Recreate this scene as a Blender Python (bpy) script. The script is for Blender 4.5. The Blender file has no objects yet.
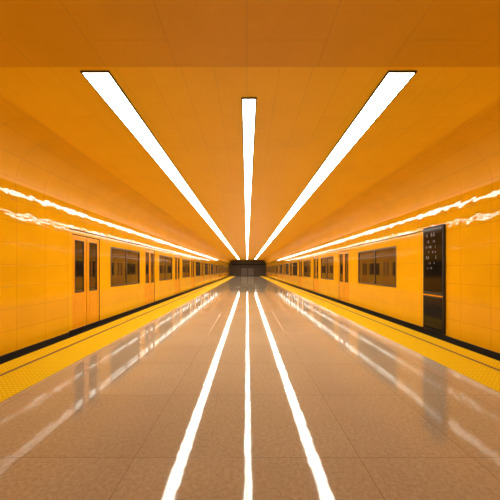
import bpy, bmesh, math, random
from mathutils import Vector
random.seed(3)
S = bpy.context.scene
COL = S.collection
S.view_settings.view_transform = 'Standard'
S.view_settings.look = 'None'

XL, XR = -4.30, 4.55
EYE = 1.5
ZC = 3.95
YEND = 74.0
YB = -4.0

# ------------------------------------------------------------ materials
def new_mat(name):
    m = bpy.data.materials.new(name); m.use_nodes = True
    nt = m.node_tree
    return m, nt, nt.nodes["Principled BSDF"]

def simple(name, col, rough=0.4, metal=0.0, ior=1.5, var=0.06, nscale=8):
    m, nt, b = new_mat(name)
    n = nt.nodes.new("ShaderNodeTexNoise"); n.inputs["Scale"].default_value = nscale
    tc = nt.nodes.new("ShaderNodeTexCoord"); nt.links.new(tc.outputs["Object"], n.inputs["Vector"])
    mx = nt.nodes.new("ShaderNodeMix"); mx.data_type = 'RGBA'
    mx.inputs[6].default_value = (*[c*(1-var) for c in col], 1)
    mx.inputs[7].default_value = (*[min(1, c*(1+var)) for c in col], 1)
    nt.links.new(n.outputs["Fac"], mx.inputs[0]); nt.links.new(mx.outputs[2], b.inputs["Base Color"])
    b.inputs["Roughness"].default_value = rough; b.inputs["Metallic"].default_value = metal
    b.inputs["IOR"].default_value = ior
    return m

def panel(name, c1, c2, line, tw, th, rough, wave=0.0, wscale=2.0, mortar=0.006, ior=1.5, speck=0.0, offset=0.5, grout=0.5, fill_glow=0.0):
    """tiled / panelled surface from metre UVs"""
    m, nt, b = new_mat(name)
    L = nt.links
    uv = nt.nodes.new("ShaderNodeUVMap"); uv.uv_map = "UVMap"
    br = nt.nodes.new("ShaderNodeTexBrick")
    br.offset = offset
    br.inputs["Color1"].default_value = (*c1, 1); br.inputs["Color2"].default_value = (*c2, 1)
    br.inputs["Mortar"].default_value = (*line, 1)
    br.inputs["Scale"].default_value = 1.0
    br.inputs["Mortar Size"].default_value = mortar
    br.inputs["Mortar Smooth"].default_value = 0.3
    br.inputs["Brick Width"].default_value = tw; br.inputs["Row Height"].default_value = th
    L.new(uv.outputs["UV"], br.inputs["Vector"])
    n = nt.nodes.new("ShaderNodeTexNoise"); n.inputs["Scale"].default_value = 1.3; n.inputs["Detail"].default_value = 5
    L.new(uv.outputs["UV"], n.inputs["Vector"])
    ramp = nt.nodes.new("ShaderNodeMapRange"); ramp.inputs[3].default_value = 0.88; ramp.inputs[4].default_value = 1.08
    L.new(n.outputs["Fac"], ramp.inputs[0])
    mul = nt.nodes.new("ShaderNodeVectorMath"); mul.operation = 'SCALE'
    L.new(br.outputs["Color"], mul.inputs[0]); L.new(ramp.outputs[0], mul.inputs["Scale"])
    out = mul.outputs[0]
    if speck > 0:
        n2 = nt.nodes.new("ShaderNodeTexNoise"); n2.inputs["Scale"].default_value = 30; n2.inputs["Detail"].default_value = 6
        n2.inputs["Roughness"].default_value = 0.9
        L.new(uv.outputs["UV"], n2.inputs["Vector"])
        r2 = nt.nodes.new("ShaderNodeMapRange"); r2.inputs[1].default_value = 0.38; r2.inputs[2].default_value = 0.62
        r2.inputs[3].default_value = 1-speck; r2.inputs[4].default_value = 1+speck
        L.new(n2.outputs["Fac"], r2.inputs[0])
        m2 = nt.nodes.new("ShaderNodeVectorMath"); m2.operation = 'SCALE'
        L.new(out, m2.inputs[0]); L.new(r2.outputs[0], m2.inputs["Scale"]); out = m2.outputs[0]
    L.new(out, b.inputs["Base Color"])
    if fill_glow > 0:
        L.new(out, b.inputs["Emission Color"]); b.inputs["Emission Strength"].default_value = fill_glow  # even self-emission added as fill light; these surfaces are no lamps
    b.inputs["Roughness"].default_value = rough; b.inputs["IOR"].default_value = ior
    bp = nt.nodes.new("ShaderNodeBump"); bp.invert = True
    bp.inputs["Strength"].default_value = grout; bp.inputs["Distance"].default_value = 0.002
    L.new(br.outputs["Fac"], bp.inputs["Height"])
    last = bp
    if wave > 0:
        w = nt.nodes.new("ShaderNodeTexNoise"); w.inputs["Scale"].default_value = wscale; w.inputs["Detail"].default_value = 1.5
        L.new(uv.outputs["UV"], w.inputs["Vector"])
        b2 = nt.nodes.new("ShaderNodeBump"); b2.inputs["Strength"].default_value = 1.0; b2.inputs["Distance"].default_value = wave
        L.new(w.outputs["Fac"], b2.inputs["Height"]); L.new(bp.outputs[0], b2.inputs["Normal"])
        last = b2
    L.new(last.outputs[0], b.inputs["Normal"])
    return m

M_wall = panel("glazed_orange_tile", (0.91,0.46,0.004), (0.88,0.445,0.004), (0.62,0.28,0.003), 0.8, 0.4, 0.015, wave=0.0034, wscale=4.0, ior=1.48, mortar=0.004, offset=0.0)
M_cove = panel("orange_cove_tile", (0.91,0.46,0.003), (0.89,0.45,0.003), (0.66,0.31,0.003), 0.8, 0.4, 0.45, mortar=0.004, fill_glow=0.06, offset=0.0)  # faint added emission stands in for bounce light on the cove
M_train = panel("yellow_train_paint", (0.92,0.485,0.004), (0.91,0.475,0.004), (0.74,0.36,0.004), 1.31, 0.42, 0.08, wave=0.0015, wscale=2.0, offset=0.0, mortar=0.004)
M_ceil = panel("orange_ceiling_panel", (0.90,0.45,0.003), (0.88,0.44,0.003), (0.66,0.31,0.003), 0.8, 0.4, 0.5, mortar=0.003, fill_glow=0.14)  # ceiling emits a little itself, replacing missing bounce light
M_soff = panel("orange_soffit_panel", (0.84,0.40,0.003), (0.83,0.395,0.003), (0.62,0.28,0.003), 1.2, 0.8, 0.5, mortar=0.003, fill_glow=0.05)  # ceiling orange darkened to paint in the soffit's shade, plus weak fill emission
M_floor = panel("polished_beige_stone", (0.42,0.36,0.265), (0.385,0.33,0.24), (0.26,0.20,0.14), 1.2, 0.9, 0.045, wave=0.0005, wscale=8, speck=0.22, ior=1.6, offset=0.0, mortar=0.004, grout=0.2)
M_black = simple("black_rubber", (0.012,0.010,0.008), 0.5)
M_dark = simple("dark_steel", (0.03,0.022,0.015), 0.45)
M_brown = simple("brown_groove", (0.22,0.12,0.03), 0.6)
M_track = simple("track_bed_concrete", (0.05,0.035,0.025), 0.9, var=0.3)
M_conc = simple("platform_side_concrete", (0.12,0.08,0.05), 0.8)
M_leaf = simple("door_leaf_paint", (0.89,0.38,0.004), 0.2, nscale=3)
M_frame = simple("window_frame_brown", (0.10,0.05,0.014), 0.35)
M_end = simple("dark_end_wall", (0.09,0.078,0.07), 0.6)
M_end2 = simple("dark_end_door", (0.17,0.15,0.14), 0.5)

def glassmat():
    m, nt, b = new_mat("tinted_glass")
    tc = nt.nodes.new("ShaderNodeTexCoord")
    mp = nt.nodes.new("ShaderNodeMapping"); mp.inputs["Scale"].default_value = (1.0, 1.0, 0.6)
    nt.links.new(tc.outputs["Object"], mp.inputs["Vector"])
    n = nt.nodes.new("ShaderNodeTexNoise"); n.inputs["Scale"].default_value = 1.6; n.inputs["Detail"].default_value = 1
    nt.links.new(mp.outputs[0], n.inputs["Vector"])
    cr = nt.nodes.new("ShaderNodeValToRGB")
    cr.color_ramp.elements[0].position = 0.35; cr.color_ramp.elements[0].color = (0.014,0.011,0.008,1)
    cr.color_ramp.elements[1].position = 0.75; cr.color_ramp.elements[1].color = (0.11,0.06,0.02,1)  # lighter warm patches paint interior brightness and reflections into the glass colour
    nt.links.new(n.outputs["Fac"], cr.inputs[0]); nt.links.new(cr.outputs[0], b.inputs["Base Color"])
    b.inputs["Roughness"].default_value = 0.03; b.inputs["IOR"].default_value = 1.75
    return m
M_glass = glassmat()
def emit(name, col, st):
    m, nt, b = new_mat(name)
    b.inputs["Base Color"].default_value = (0.8,0.8,0.8,1)
    b.inputs["Emission Color"].default_value = (*col, 1); b.inputs["Emission Strength"].default_value = st
    return m
M_light = emit("light_diffuser", (1.0,0.94,0.80), 16.0)
M_text = simple("display_pixels", (0.34,0.36,0.38), 0.5)

def tactile():
    m, nt, b = new_mat("tactile_yellow")
    L = nt.links
    uv = nt.nodes.new("ShaderNodeUVMap"); uv.uv_map = "UVMap"
    v = nt.nodes.new("ShaderNodeTexVoronoi"); v.inputs["Scale"].default_value = 16; v.inputs["Randomness"].default_value = 0.0
    L.new(uv.outputs["UV"], v.inputs["Vector"])
    r = nt.nodes.new("ShaderNodeMapRange"); r.inputs[1].default_value = 0.2; r.inputs[2].default_value = 0.36
    r.inputs[3].default_value = 1; r.inputs[4].default_value = 0
    L.new(v.outputs["Distance"], r.inputs[0])
    mx = nt.nodes.new("ShaderNodeMix"); mx.data_type = 'RGBA'
    mx.inputs[6].default_value = (0.72,0.48,0.002,1); mx.inputs[7].default_value = (0.92,0.66,0.003,1)
    L.new(r.outputs[0], mx.inputs[0]); L.new(mx.outputs[2], b.inputs["Base Color"])
    bp = nt.nodes.new("ShaderNodeBump"); bp.inputs["Distance"].default_value = 0.003; bp.inputs["Strength"].default_value = 0.5
    L.new(r.outputs[0], bp.inputs["Height"]); L.new(bp.outputs[0], b.inputs["Normal"])
    b.inputs["Roughness"].default_value = 0.7
    b.inputs["Specular IOR Level"].default_value = 0.15
    return m
M_tact = tactile()

# ------------------------------------------------------------ mesh helpers
def finish(bm, name, mats, smooth=False):
    me = bpy.data.meshes.new(name)
    bm.to_mesh(me); bm.free()
    for m in mats: me.materials.append(m)
    return me

def obj(name, me, loc=(0,0,0), parent=None):
    o = bpy.data.objects.new(name, me); COL.objects.link(o)
    o.location = loc
    if parent: o.parent = parent
    return o

def bbox(bm, x0,x1,y0,y1,z0,z1, mi=0, bevel=0.0):
    x0,x1 = min(x0,x1),max(x0,x1)
    vs = [bm.verts.new(p) for p in [(x0,y0,z0),(x1,y0,z0),(x1,y1,z0),(x0,y1,z0),(x0,y0,z1),(x1,y0,z1),(x1,y1,z1),(x0,y1,z1)]]
    fs = [bm.faces.new([vs[i] for i in q]) for q in [(0,3,2,1),(4,5,6,7),(0,1,5,4),(1,2,6,5),(2,3,7,6),(3,0,4,7)]]
    for f in fs: f.material_index = mi
    if bevel > 0:
        es = set(e for f in fs for e in f.edges)
        bmesh.ops.bevel(bm, geom=list(es), offset=bevel, segments=2, affect='EDGES', profile=0.5)
    return fs

def planar_uv(bm):
    uvl = bm.loops.layers.uv.get("UVMap") or bm.loops.layers.uv.new("UVMap")
    bm.normal_update()
    for f in bm.faces:
        n = f.normal
        for l in f.loops:
            c = l.vert.co
            if abs(n.z) > 0.7: l[uvl].uv = (c.y, c.x)
            elif abs(n.x) > abs(n.y): l[uvl].uv = (c.y, c.z)
            else: l[uvl].uv = (c.x, c.z)

def struct(o, label=None, cat=None):
    o["kind"] = "structure"
    if label: o["label"] = label
    if cat: o["category"] = cat
    return o

# ------------------------------------------------------------ shell
bm = bmesh.new()
PL, PR = -3.90, 4.14
bbox(bm, PL, PR, YB, YEND, -1.1, 0.0)
planar_uv(bm)
for f in bm.faces:
    if abs(f.normal.z) < 0.5: f.material_index = 1
struct(obj("floor", finish(bm, "floor", [M_floor, M_conc])), "polished beige speckled stone platform floor", "floor")

def flat(name, x0,x1, mat, z0, z1, label, y0=YB, y1=YEND):
    bm = bmesh.new(); bbox(bm, x0,x1,y0,y1,z0,z1); planar_uv(bm)
    return struct(obj(name, finish(bm, name, [mat])), label, "trim")
flat("trim_1", -3.46, -2.79, M_tact, 0.0005, 0.006, "yellow studded tactile paving strip along platform edge")
flat("trim_2", -3.54, -3.46, M_brown, 0.0005, 0.003, "brown groove line beside yellow tactile strip")
flat("trim_3", PL, -3.54, M_tact, 0.0005, 0.006, "yellow platform edge band beside the gap")
flat("trim_4", 3.09, 3.72, M_tact, 0.0005, 0.006, "yellow studded tactile paving strip along platform edge")
flat("trim_5", 3.72, 3.80, M_brown, 0.0005, 0.003, "brown groove line beside yellow tactile strip")
flat("trim_6", 3.80, PR, M_tact, 0.0005, 0.006, "yellow platform edge band beside the gap")

for i,(a,b_) in enumerate([(-7.6, PL),(PR, 7.9)]):
    bm = bmesh.new(); bbox(bm, a, b_, YB, YEND, -1.25, -1.1); planar_uv(bm)
    struct(obj("floor_track_bed", finish(bm, "track", [M_track])), "dark concrete track bed beside the platform", "floor")

def wall(name, X0, s, ynear, label):
    bm = bmesh.new(); uvl = bm.loops.layers.uv.new("UVMap")
    ax = abs(X0)
    P = [(ax, 2.52), (ax+0.02, 3.12)]
    cx, cz = (3.42 if s < 0 else 3.6), 3.12
    a = ax+0.02-cx
    for k in range(1, 25):
        t = k/24*math.pi/2
        P.append((cx + a*math.cos(t), cz + (ZC-cz)*math.sin(t)))
    def extrude(P, y0, y1, seg, v0=0.0):
        acc = v0; rows = []
        for i, (x, z) in enumerate(P):
            if i: acc += math.hypot(x-P[i-1][0], z-P[i-1][1])
            rows.append((x, z, acc))
        n = seg
        grid = [[bm.verts.new((s*x, y0+(y1-y0)*j/n, z)) for j in range(n+1)] for x, z, _ in rows]
        for i in range(len(rows)-1):
            for j in range(n):
                q = [grid[i][j], grid[i][j+1], grid[i+1][j+1], grid[i+1][j]]
                if s > 0: q.reverse()
                q.reverse()
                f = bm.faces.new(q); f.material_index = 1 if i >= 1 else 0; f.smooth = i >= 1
                for l in f.loops:
                    k = i if l.vert in grid[i] else i+1
                    l[uvl].uv = (l.vert.co.y, rows[k][2])
    extrude(P, YB, YEND, 26, 2.52)
    extrude([(ax, 0.0), (ax, 2.52)], YB, ynear, 6, 0.0)
    def quad(pts, mi=0):
        vs = [bm.verts.new(p) for p in pts]; f = bm.faces.new(vs); f.material_index = mi
        for l in f.loops: l[uvl].uv = (l.vert.co.x, l.vert.co.z)
    quad([(s*ax, ynear, -1.1), (s*(ax+3.0), ynear, -1.1), (s*(ax+3.0), ynear, 2.52), (s*ax, ynear, 2.52)])
    quad([(s*ax, ynear, 2.52), (s*(ax+3.0), ynear, 2.52), (s*(ax+3.0), YEND, 2.52), (s*ax, YEND, 2.52)])
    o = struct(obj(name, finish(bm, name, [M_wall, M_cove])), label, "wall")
    bm = bmesh.new(); bbox(bm, s*(ax-0.015), s*(ax+0.03), YB, ynear, -1.1, 0.0)  # black strip painted in for the darkness of the platform gap
    planar_uv(bm)
    struct(obj("gap_dark_strip_"+("left" if s<0 else "right"), finish(bm, "bb", [M_black])), "black strip standing in for the dark gap below the tiled wall", "gap_dark_strip")
    return o
YNL, YNR = 7.25, 7.75
wall("wall_left", XL, -1, YNL, "glossy orange tiled wall curving into the ceiling")
wall("wall_right", XR, 1, YNR, "glossy orange tiled wall curving into the ceiling")
for nm, x0, x1 in (("wall_tunnel_left", -7.6, -7.4), ("wall_tunnel_right", 7.65, 7.85)):
    bm = bmesh.new(); bbox(bm, x0, x1, YB, YEND, -1.1, 2.6); planar_uv(bm)
    struct(obj(nm, finish(bm, nm, [M_track])), "dark tunnel wall behind the train", "wall")

bm = bmesh.new(); bbox(bm, -3.42, 3.6, YB, YEND, ZC, ZC+0.12); planar_uv(bm)
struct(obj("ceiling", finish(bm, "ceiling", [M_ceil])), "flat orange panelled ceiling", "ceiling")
bm = bmesh.new()
sec = [(-3.9,3.80),(4.07,3.80),(3.6,3.948),(-3.42,3.948)]
fr = [bm.verts.new((x, YB, z)) for x,z in sec]; bk = [bm.verts.new((x, 3.40, z)) for x,z in sec]
bm.faces.new(fr); bm.faces.new(list(reversed(bk)))
for i in range(4):
    j=(i+1)%4; bm.faces.new([fr[j], fr[i], bk[i], bk[j]])
bmesh.ops.recalc_face_normals(bm, faces=bm.faces[:]); planar_uv(bm)
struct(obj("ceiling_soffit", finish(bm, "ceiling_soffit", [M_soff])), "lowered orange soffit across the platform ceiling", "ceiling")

bm = bmesh.new(); bbox(bm, -7.6, 7.9, YEND, YEND+0.2, -1.25, ZC+0.12)
planar_uv(bm)
struct(obj("wall_end", finish(bm, "wall_end", [M_end])), "dark wall closing the far end of the platform", "wall")
bm = bmesh.new()
bbox(bm, -1.6, 1.8, YEND-0.12, YEND-0.002, 0.001, 2.1, 0, 0.02)
bbox(bm, -1.5, 0.05, YEND-0.16, YEND-0.12, 0.05, 2.0, 1, 0.01)
bbox(bm, 0.15, 1.7, YEND-0.16, YEND-0.12, 0.05, 2.0, 1, 0.01)
planar_uv(bm)
struct(obj("door_1", finish(bm, "door_1", [M_black, M_end2])), "dark grey double door in the end wall", "door")
bm = bmesh.new(); bbox(bm, -3.8, 4.05, YEND-0.5, YEND-0.002, 2.7, 3.0, 0, 0.02); planar_uv(bm)
struct(obj("trim_7", finish(bm, "trim_7", [M_black])), "black beam across the end wall", "trim")

# ------------------------------------------------------------ ceiling lights
def light(x0, x1, y0, y1, label):
    e = bpy.data.objects.new("ceiling_light", None); COL.objects.link(e); e.location = ((x0+x1)/2, y0, ZC)
    e["label"] = label; e["category"] = "ceiling light"; e["group"] = "linear ceiling lights"
    w = (x1-x0)/2; L = y1-y0; t = 0.018
    bm = bmesh.new()
    bbox(bm, -w-t, -w, -t, L+t, -0.022, -0.001); bbox(bm, w, w+t, -t, L+t, -0.022, -0.001)
    bbox(bm, -w, w, -t, 0, -0.022, -0.001); bbox(bm, -w, w, L, L+t, -0.022, -0.001)
    obj("light_housing", finish(bm, "light_housing", [M_dark]), parent=e)
    bm = bmesh.new(); bbox(bm, -w, w, 0, L, -0.02, -0.001)
    obj("light_diffuser", finish(bm, "light_diffuser", [M_light]), parent=e)
light(-2.03, -1.71, 3.70, 69, "long wide white linear ceiling light in dark frame")
light(1.75, 2.07, 3.70, 69, "long wide white linear ceiling light in dark frame")
light(-0.06, 0.12, 4.27, 69, "long narrow white linear ceiling light at ceiling centre")

# ------------------------------------------------------------ trains
cache = {}
def leaf_mesh(s, w, h):
    k = ("leaf", s, w, h)
    if k in cache: return cache[k]
    bm = bmesh.new(); d = s
    g0, g1, gz0, gz1 = 0.13*w/0.69, w-0.13*w/0.69, 0.92, h-0.14
    x0, x1 = d*0.0, d*0.04
    bbox(bm, x0,x1, 0.018, g0, 0.02, h-0.018); bbox(bm, x0,x1, g1, w-0.018, 0.02, h-0.018)
    bbox(bm, x0,x1, g0, g1, 0.02, gz0); bbox(bm, x0,x1, g0, g1, gz1, h-0.018)
    t = 0.02
    for a in ((g0,g0+t,gz0,gz1),(g1-t,g1,gz0,gz1),(g0+t,g1-t,gz0,gz0+t),(g0+t,g1-t,gz1-t,gz1)):
        bbox(bm, -d*0.004, d*0.03, a[0],a[1],a[2],a[3], 1)
    for a in ((g0,g0+0.008,0.15,0.8),(g1-0.008,g1,0.15,0.8),(g0,g1,0.15,0.158),(g0,g1,0.792,0.8)):
        bbox(bm, -d*0.005, d*0.0, a[0],a[1],a[2],a[3], 0)
    me = finish(bm, "door_leaf", [M_leaf, M_black])
    bm = bmesh.new(); bbox(bm, d*0.012, d*0.025, g0+t, g1-t, gz0+t, gz1-t)
    mg = finish(bm, "door_glass", [M_glass])
    cache[k] = (me, mg); return cache[k]
def win_mesh(s, w, h):
    k = ("win", s, round(w,3), h)
    if k in cache: return cache[k]
    bm = bmesh.new(); d = s; t = 0.05
    x0, x1 = -d*0.008, d*0.05
    bbox(bm, x0,x1,0,t,0,h); bbox(bm, x0,x1,w-t,w,0,h); bbox(bm, x0,x1,t,w-t,0,t); bbox(bm, x0,x1,t,w-t,h-t,h)
    bbox(bm, 0,x1, w*0.5-0.025, w*0.5+0.025, t, h-t)
    bbox(bm, d*0.005, x1, t, w-t, h*0.76, h*0.76+0.03)
    me = finish(bm, "window_frame", [M_frame])
    bm = bmesh.new()
    for a,b_ in [(t, w*0.5-0.025),(w*0.5+0.025, w-t)]:
        bbox(bm, d*0.02, d*0.03, a, b_, t, h*0.76); bbox(bm, d*0.02, d*0.03, a, b_, h*0.76+0.03, h-t)
    mg = finish(bm, "window_glass", [M_glass])
    cache[k] = (me, mg); return cache[k]

WZ0, WZ1, DZ1, TOP = 0.96, 2.24, 2.40, 2.49
def car(X0, s, y0, y1, doors, wins, label):
    base = Vector((X0+s*1.35, (y0+y1)/2, -1.1))
    e = bpy.data.objects.new("subway_car", None); COL.objects.link(e); e.location = base
    e["label"] = label; e["category"] = "subway train car"; e["group"] = "yellow subway cars at the platform"
    off = -base
    xs = X0 + s*0.012
    bm = bmesh.new()
    ops = [(a,b_,0.02,DZ1) for a,b_ in doors] + [(a,b_,WZ0,WZ1) for a,b_ in wins]
    ys = sorted({y0,y1,*[o[0] for o in ops],*[o[1] for o in ops]})
    zs = [0.0, 0.02, WZ0, WZ1, DZ1, TOP]
    vcache = {}
    def V(x,y,z):
        k=(round(x,4),round(y,4),round(z,4))
        if k not in vcache: vcache[k]=bm.verts.new((x,y,z))
        return vcache[k]
    for i in range(len(ys)-1):
        for j in range(len(zs)-1):
            ym, zm = (ys[i]+ys[i+1])/2, (zs[j]+zs[j+1])/2
            if any(o[0]<ym<o[1] and o[2]<zm<o[3] for o in ops): continue
            bm.faces.new([V(xs,ys[i],zs[j]),V(xs,ys[i+1],zs[j]),V(xs,ys[i+1],zs[j+1]),V(xs,ys[i],zs[j+1])])
    xi = xs + s*0.09; xo = X0+s*2.7
    for a,b_,c,d_ in ops:
        for q in ([(a,c),(b_,c)],[(b_,c),(b_,d_)],[(b_,d_),(a,d_)],[(a,d_),(a,c)]):
            f=bm.faces.new([bm.verts.new((xs,*q[0])),bm.verts.new((xs,*q[1])),bm.verts.new((xi,*q[1])),bm.verts.new((xi,*q[0]))]); f.material_index=1
        f=bm.faces.new([bm.verts.new((xi,a,c)),bm.verts.new((xi,b_,c)),bm.verts.new((xi,b_,d_)),bm.verts.new((xi,a,d_))]); f.material_index=1
    for q in ([(xs,y0,TOP),(xs,y1,TOP),(xo,y1,TOP),(xo,y0,TOP)],[(xo,y0,0),(xo,y1,0),(xo,y1,TOP),(xo,y0,TOP)],
              [(xs,y0,0),(xo,y0,0),(xo,y0,TOP),(xs,y0,TOP)],[(xs,y1,0),(xo,y1,0),(xo,y1,TOP),(xs,y1,TOP)],
              [(xs,y0,0),(xs,y1,0),(xo,y1,0),(xo,y0,0)]):
        bm.faces.new([bm.verts.new(p) for p in q])
    planar_uv(bm)
    for v in bm.verts: v.co += off
    obj("body", finish(bm, "body", [M_train, M_black]), parent=e)
    bm = bmesh.new(); bbox(bm, xs+s*0.03, xo, y0+0.1, y1-0.1, -1.098, -0.002)
    for v in bm.verts: v.co += off
    obj("underframe", finish(bm, "underframe", [M_black]), parent=e)
    bm = bmesh.new()
    bbox(bm, xs-s*0.02, xs, y0, y1, 0.0, 0.022)
    for v in bm.verts: v.co += off
    obj("door_sill", finish(bm, "door_sill", [M_dark]), parent=e)
    for a,b_ in doors:
        w = round((b_-a)/2, 3)
        me, mg = leaf_mesh(s, w, DZ1)
        for k in range(2):
            o = obj("door_leaf", me, Vector((xs+s*0.012, a+k*w, 0)) + off, e)
            obj("door_glass", mg, (0,0,0), o)
    for a,b_ in wins:
        me, mg = win_mesh(s, b_-a, WZ1-WZ0)
        o = obj("window_frame", me, Vector((xs, a, WZ0)) + off, e)
        obj("window_glass", mg, (0,0,0), o)

def make_side(X0, s, doors, wins, cuts):
    for i in range(len(cuts)-1):
        a, b_ = cuts[i], cuts[i+1]
        d = [q for q in doors if a < q[0] and q[1] < b_]; w = [q for q in wins if a < q[0] and q[1] < b_]
        car(X0, s, a, b_-0.03, d, w, "yellow subway car with orange double doors and tinted windows")
P = 5.25
dl = [(7.40+P*i, 8.78+P*i) for i in range(13)]
wl = [(9.48+P*i, 12.05+P*i) for i in range(13)]
make_side(XL, -1, dl, wl, [7.27, 28.22, 49.22, 73.9])
P = 5.7
dr = [(13.4+P*i, 14.9+P*i) for i in range(11)]
wr = [(9.16,12.3)] + [(15.8+P*i, 18.5+P*i) for i in range(10)]
make_side(XR, 1, dr, wr, [7.77, 30.25, 53.05, 73.9])

# ------------------------------------------------------------ information display
e = bpy.data.objects.new("information_display", None); COL.objects.link(e)
e.location = (XR, 6.86, 0.0)
e["label"] = "tall black information display panel with small white lettering on tiled wall"; e["category"] = "information display"
M_scr = simple("black_screen_glass", (0.006,0.006,0.006), 0.08, ior=1.3)
bm = bmesh.new()
W = 0.80
bbox(bm, -0.06, -0.001, 0, W, 0.02, 2.56, 0, 0.012)
obj("cabinet", finish(bm, "cabinet", [M_black]), parent=e)
def gls(name, z0, z1):
    bm = bmesh.new(); bbox(bm, -0.066, -0.06, 0.05, W-0.05, z0, z1)
    return obj(name, finish(bm, name, [M_scr]), parent=e)
gls("screen", 0.98, 2.50); gls("lower_panel", 0.08, 0.84)
bm = bmesh.new(); bbox(bm, -0.072, -0.06, 0.02, W-0.02, 0.87, 0.90)
obj("trim_line", finish(bm, "trim_line", [M_leaf]), parent=e)
z = 2.40
glyphs = {}
for txt, size, dy in (("4 80", 0.13, 0), ("10  16", 0.08, 0.03), ("8 08  1", 0.08, 0.0), ("1  8 6", 0.07, 0.1), ("80   3", 0.10, 0), ("10  4", 0.07, 0.1), ("6 18", 0.07, 0.05)):
    for k, ch in enumerate(txt):
        if ch == " ": continue
        if ch not in glyphs:
            cu = bpy.data.curves.new("lettering", 'FONT'); cu.body = ch; cu.size = 1.0; cu.extrude = 0.004
            t = bpy.data.objects.new("tmp", cu); COL.objects.link(t)
            bpy.context.view_layer.update()
            me = bpy.data.meshes.new_from_object(t.evaluated_get(bpy.context.evaluated_depsgraph_get()))
            bpy.data.objects.remove(t)
            me.materials.clear(); me.materials.append(M_text)
            glyphs[ch] = me
        o = obj("lettering", glyphs[ch], (-0.068, W-0.15-dy-k*size*0.72, z-size*0.7), e)
        o.scale = (size,)*3
        o.rotation_euler = (math.radians(90), 0, math.radians(-90))
    z -= size + 0.05

# ------------------------------------------------------------ world + camera
w = bpy.data.worlds.new("World"); S.world = w; w.use_nodes = True
bg = w.node_tree.nodes["Background"]; bg.inputs[0].default_value = (1.0,0.80,0.54,1); bg.inputs[1].default_value = 0.8
cam = bpy.data.cameras.new("Camera"); co = bpy.data.objects.new("Camera", cam); COL.objects.link(co)
co.location = (0,0,EYE); co.rotation_euler = (math.radians(90),0,0)
cam.sensor_width = 36; cam.lens = 21.6
cam.shift_x = 0.006; cam.shift_y = 0.040
cam.clip_end = 300
S.camera = co
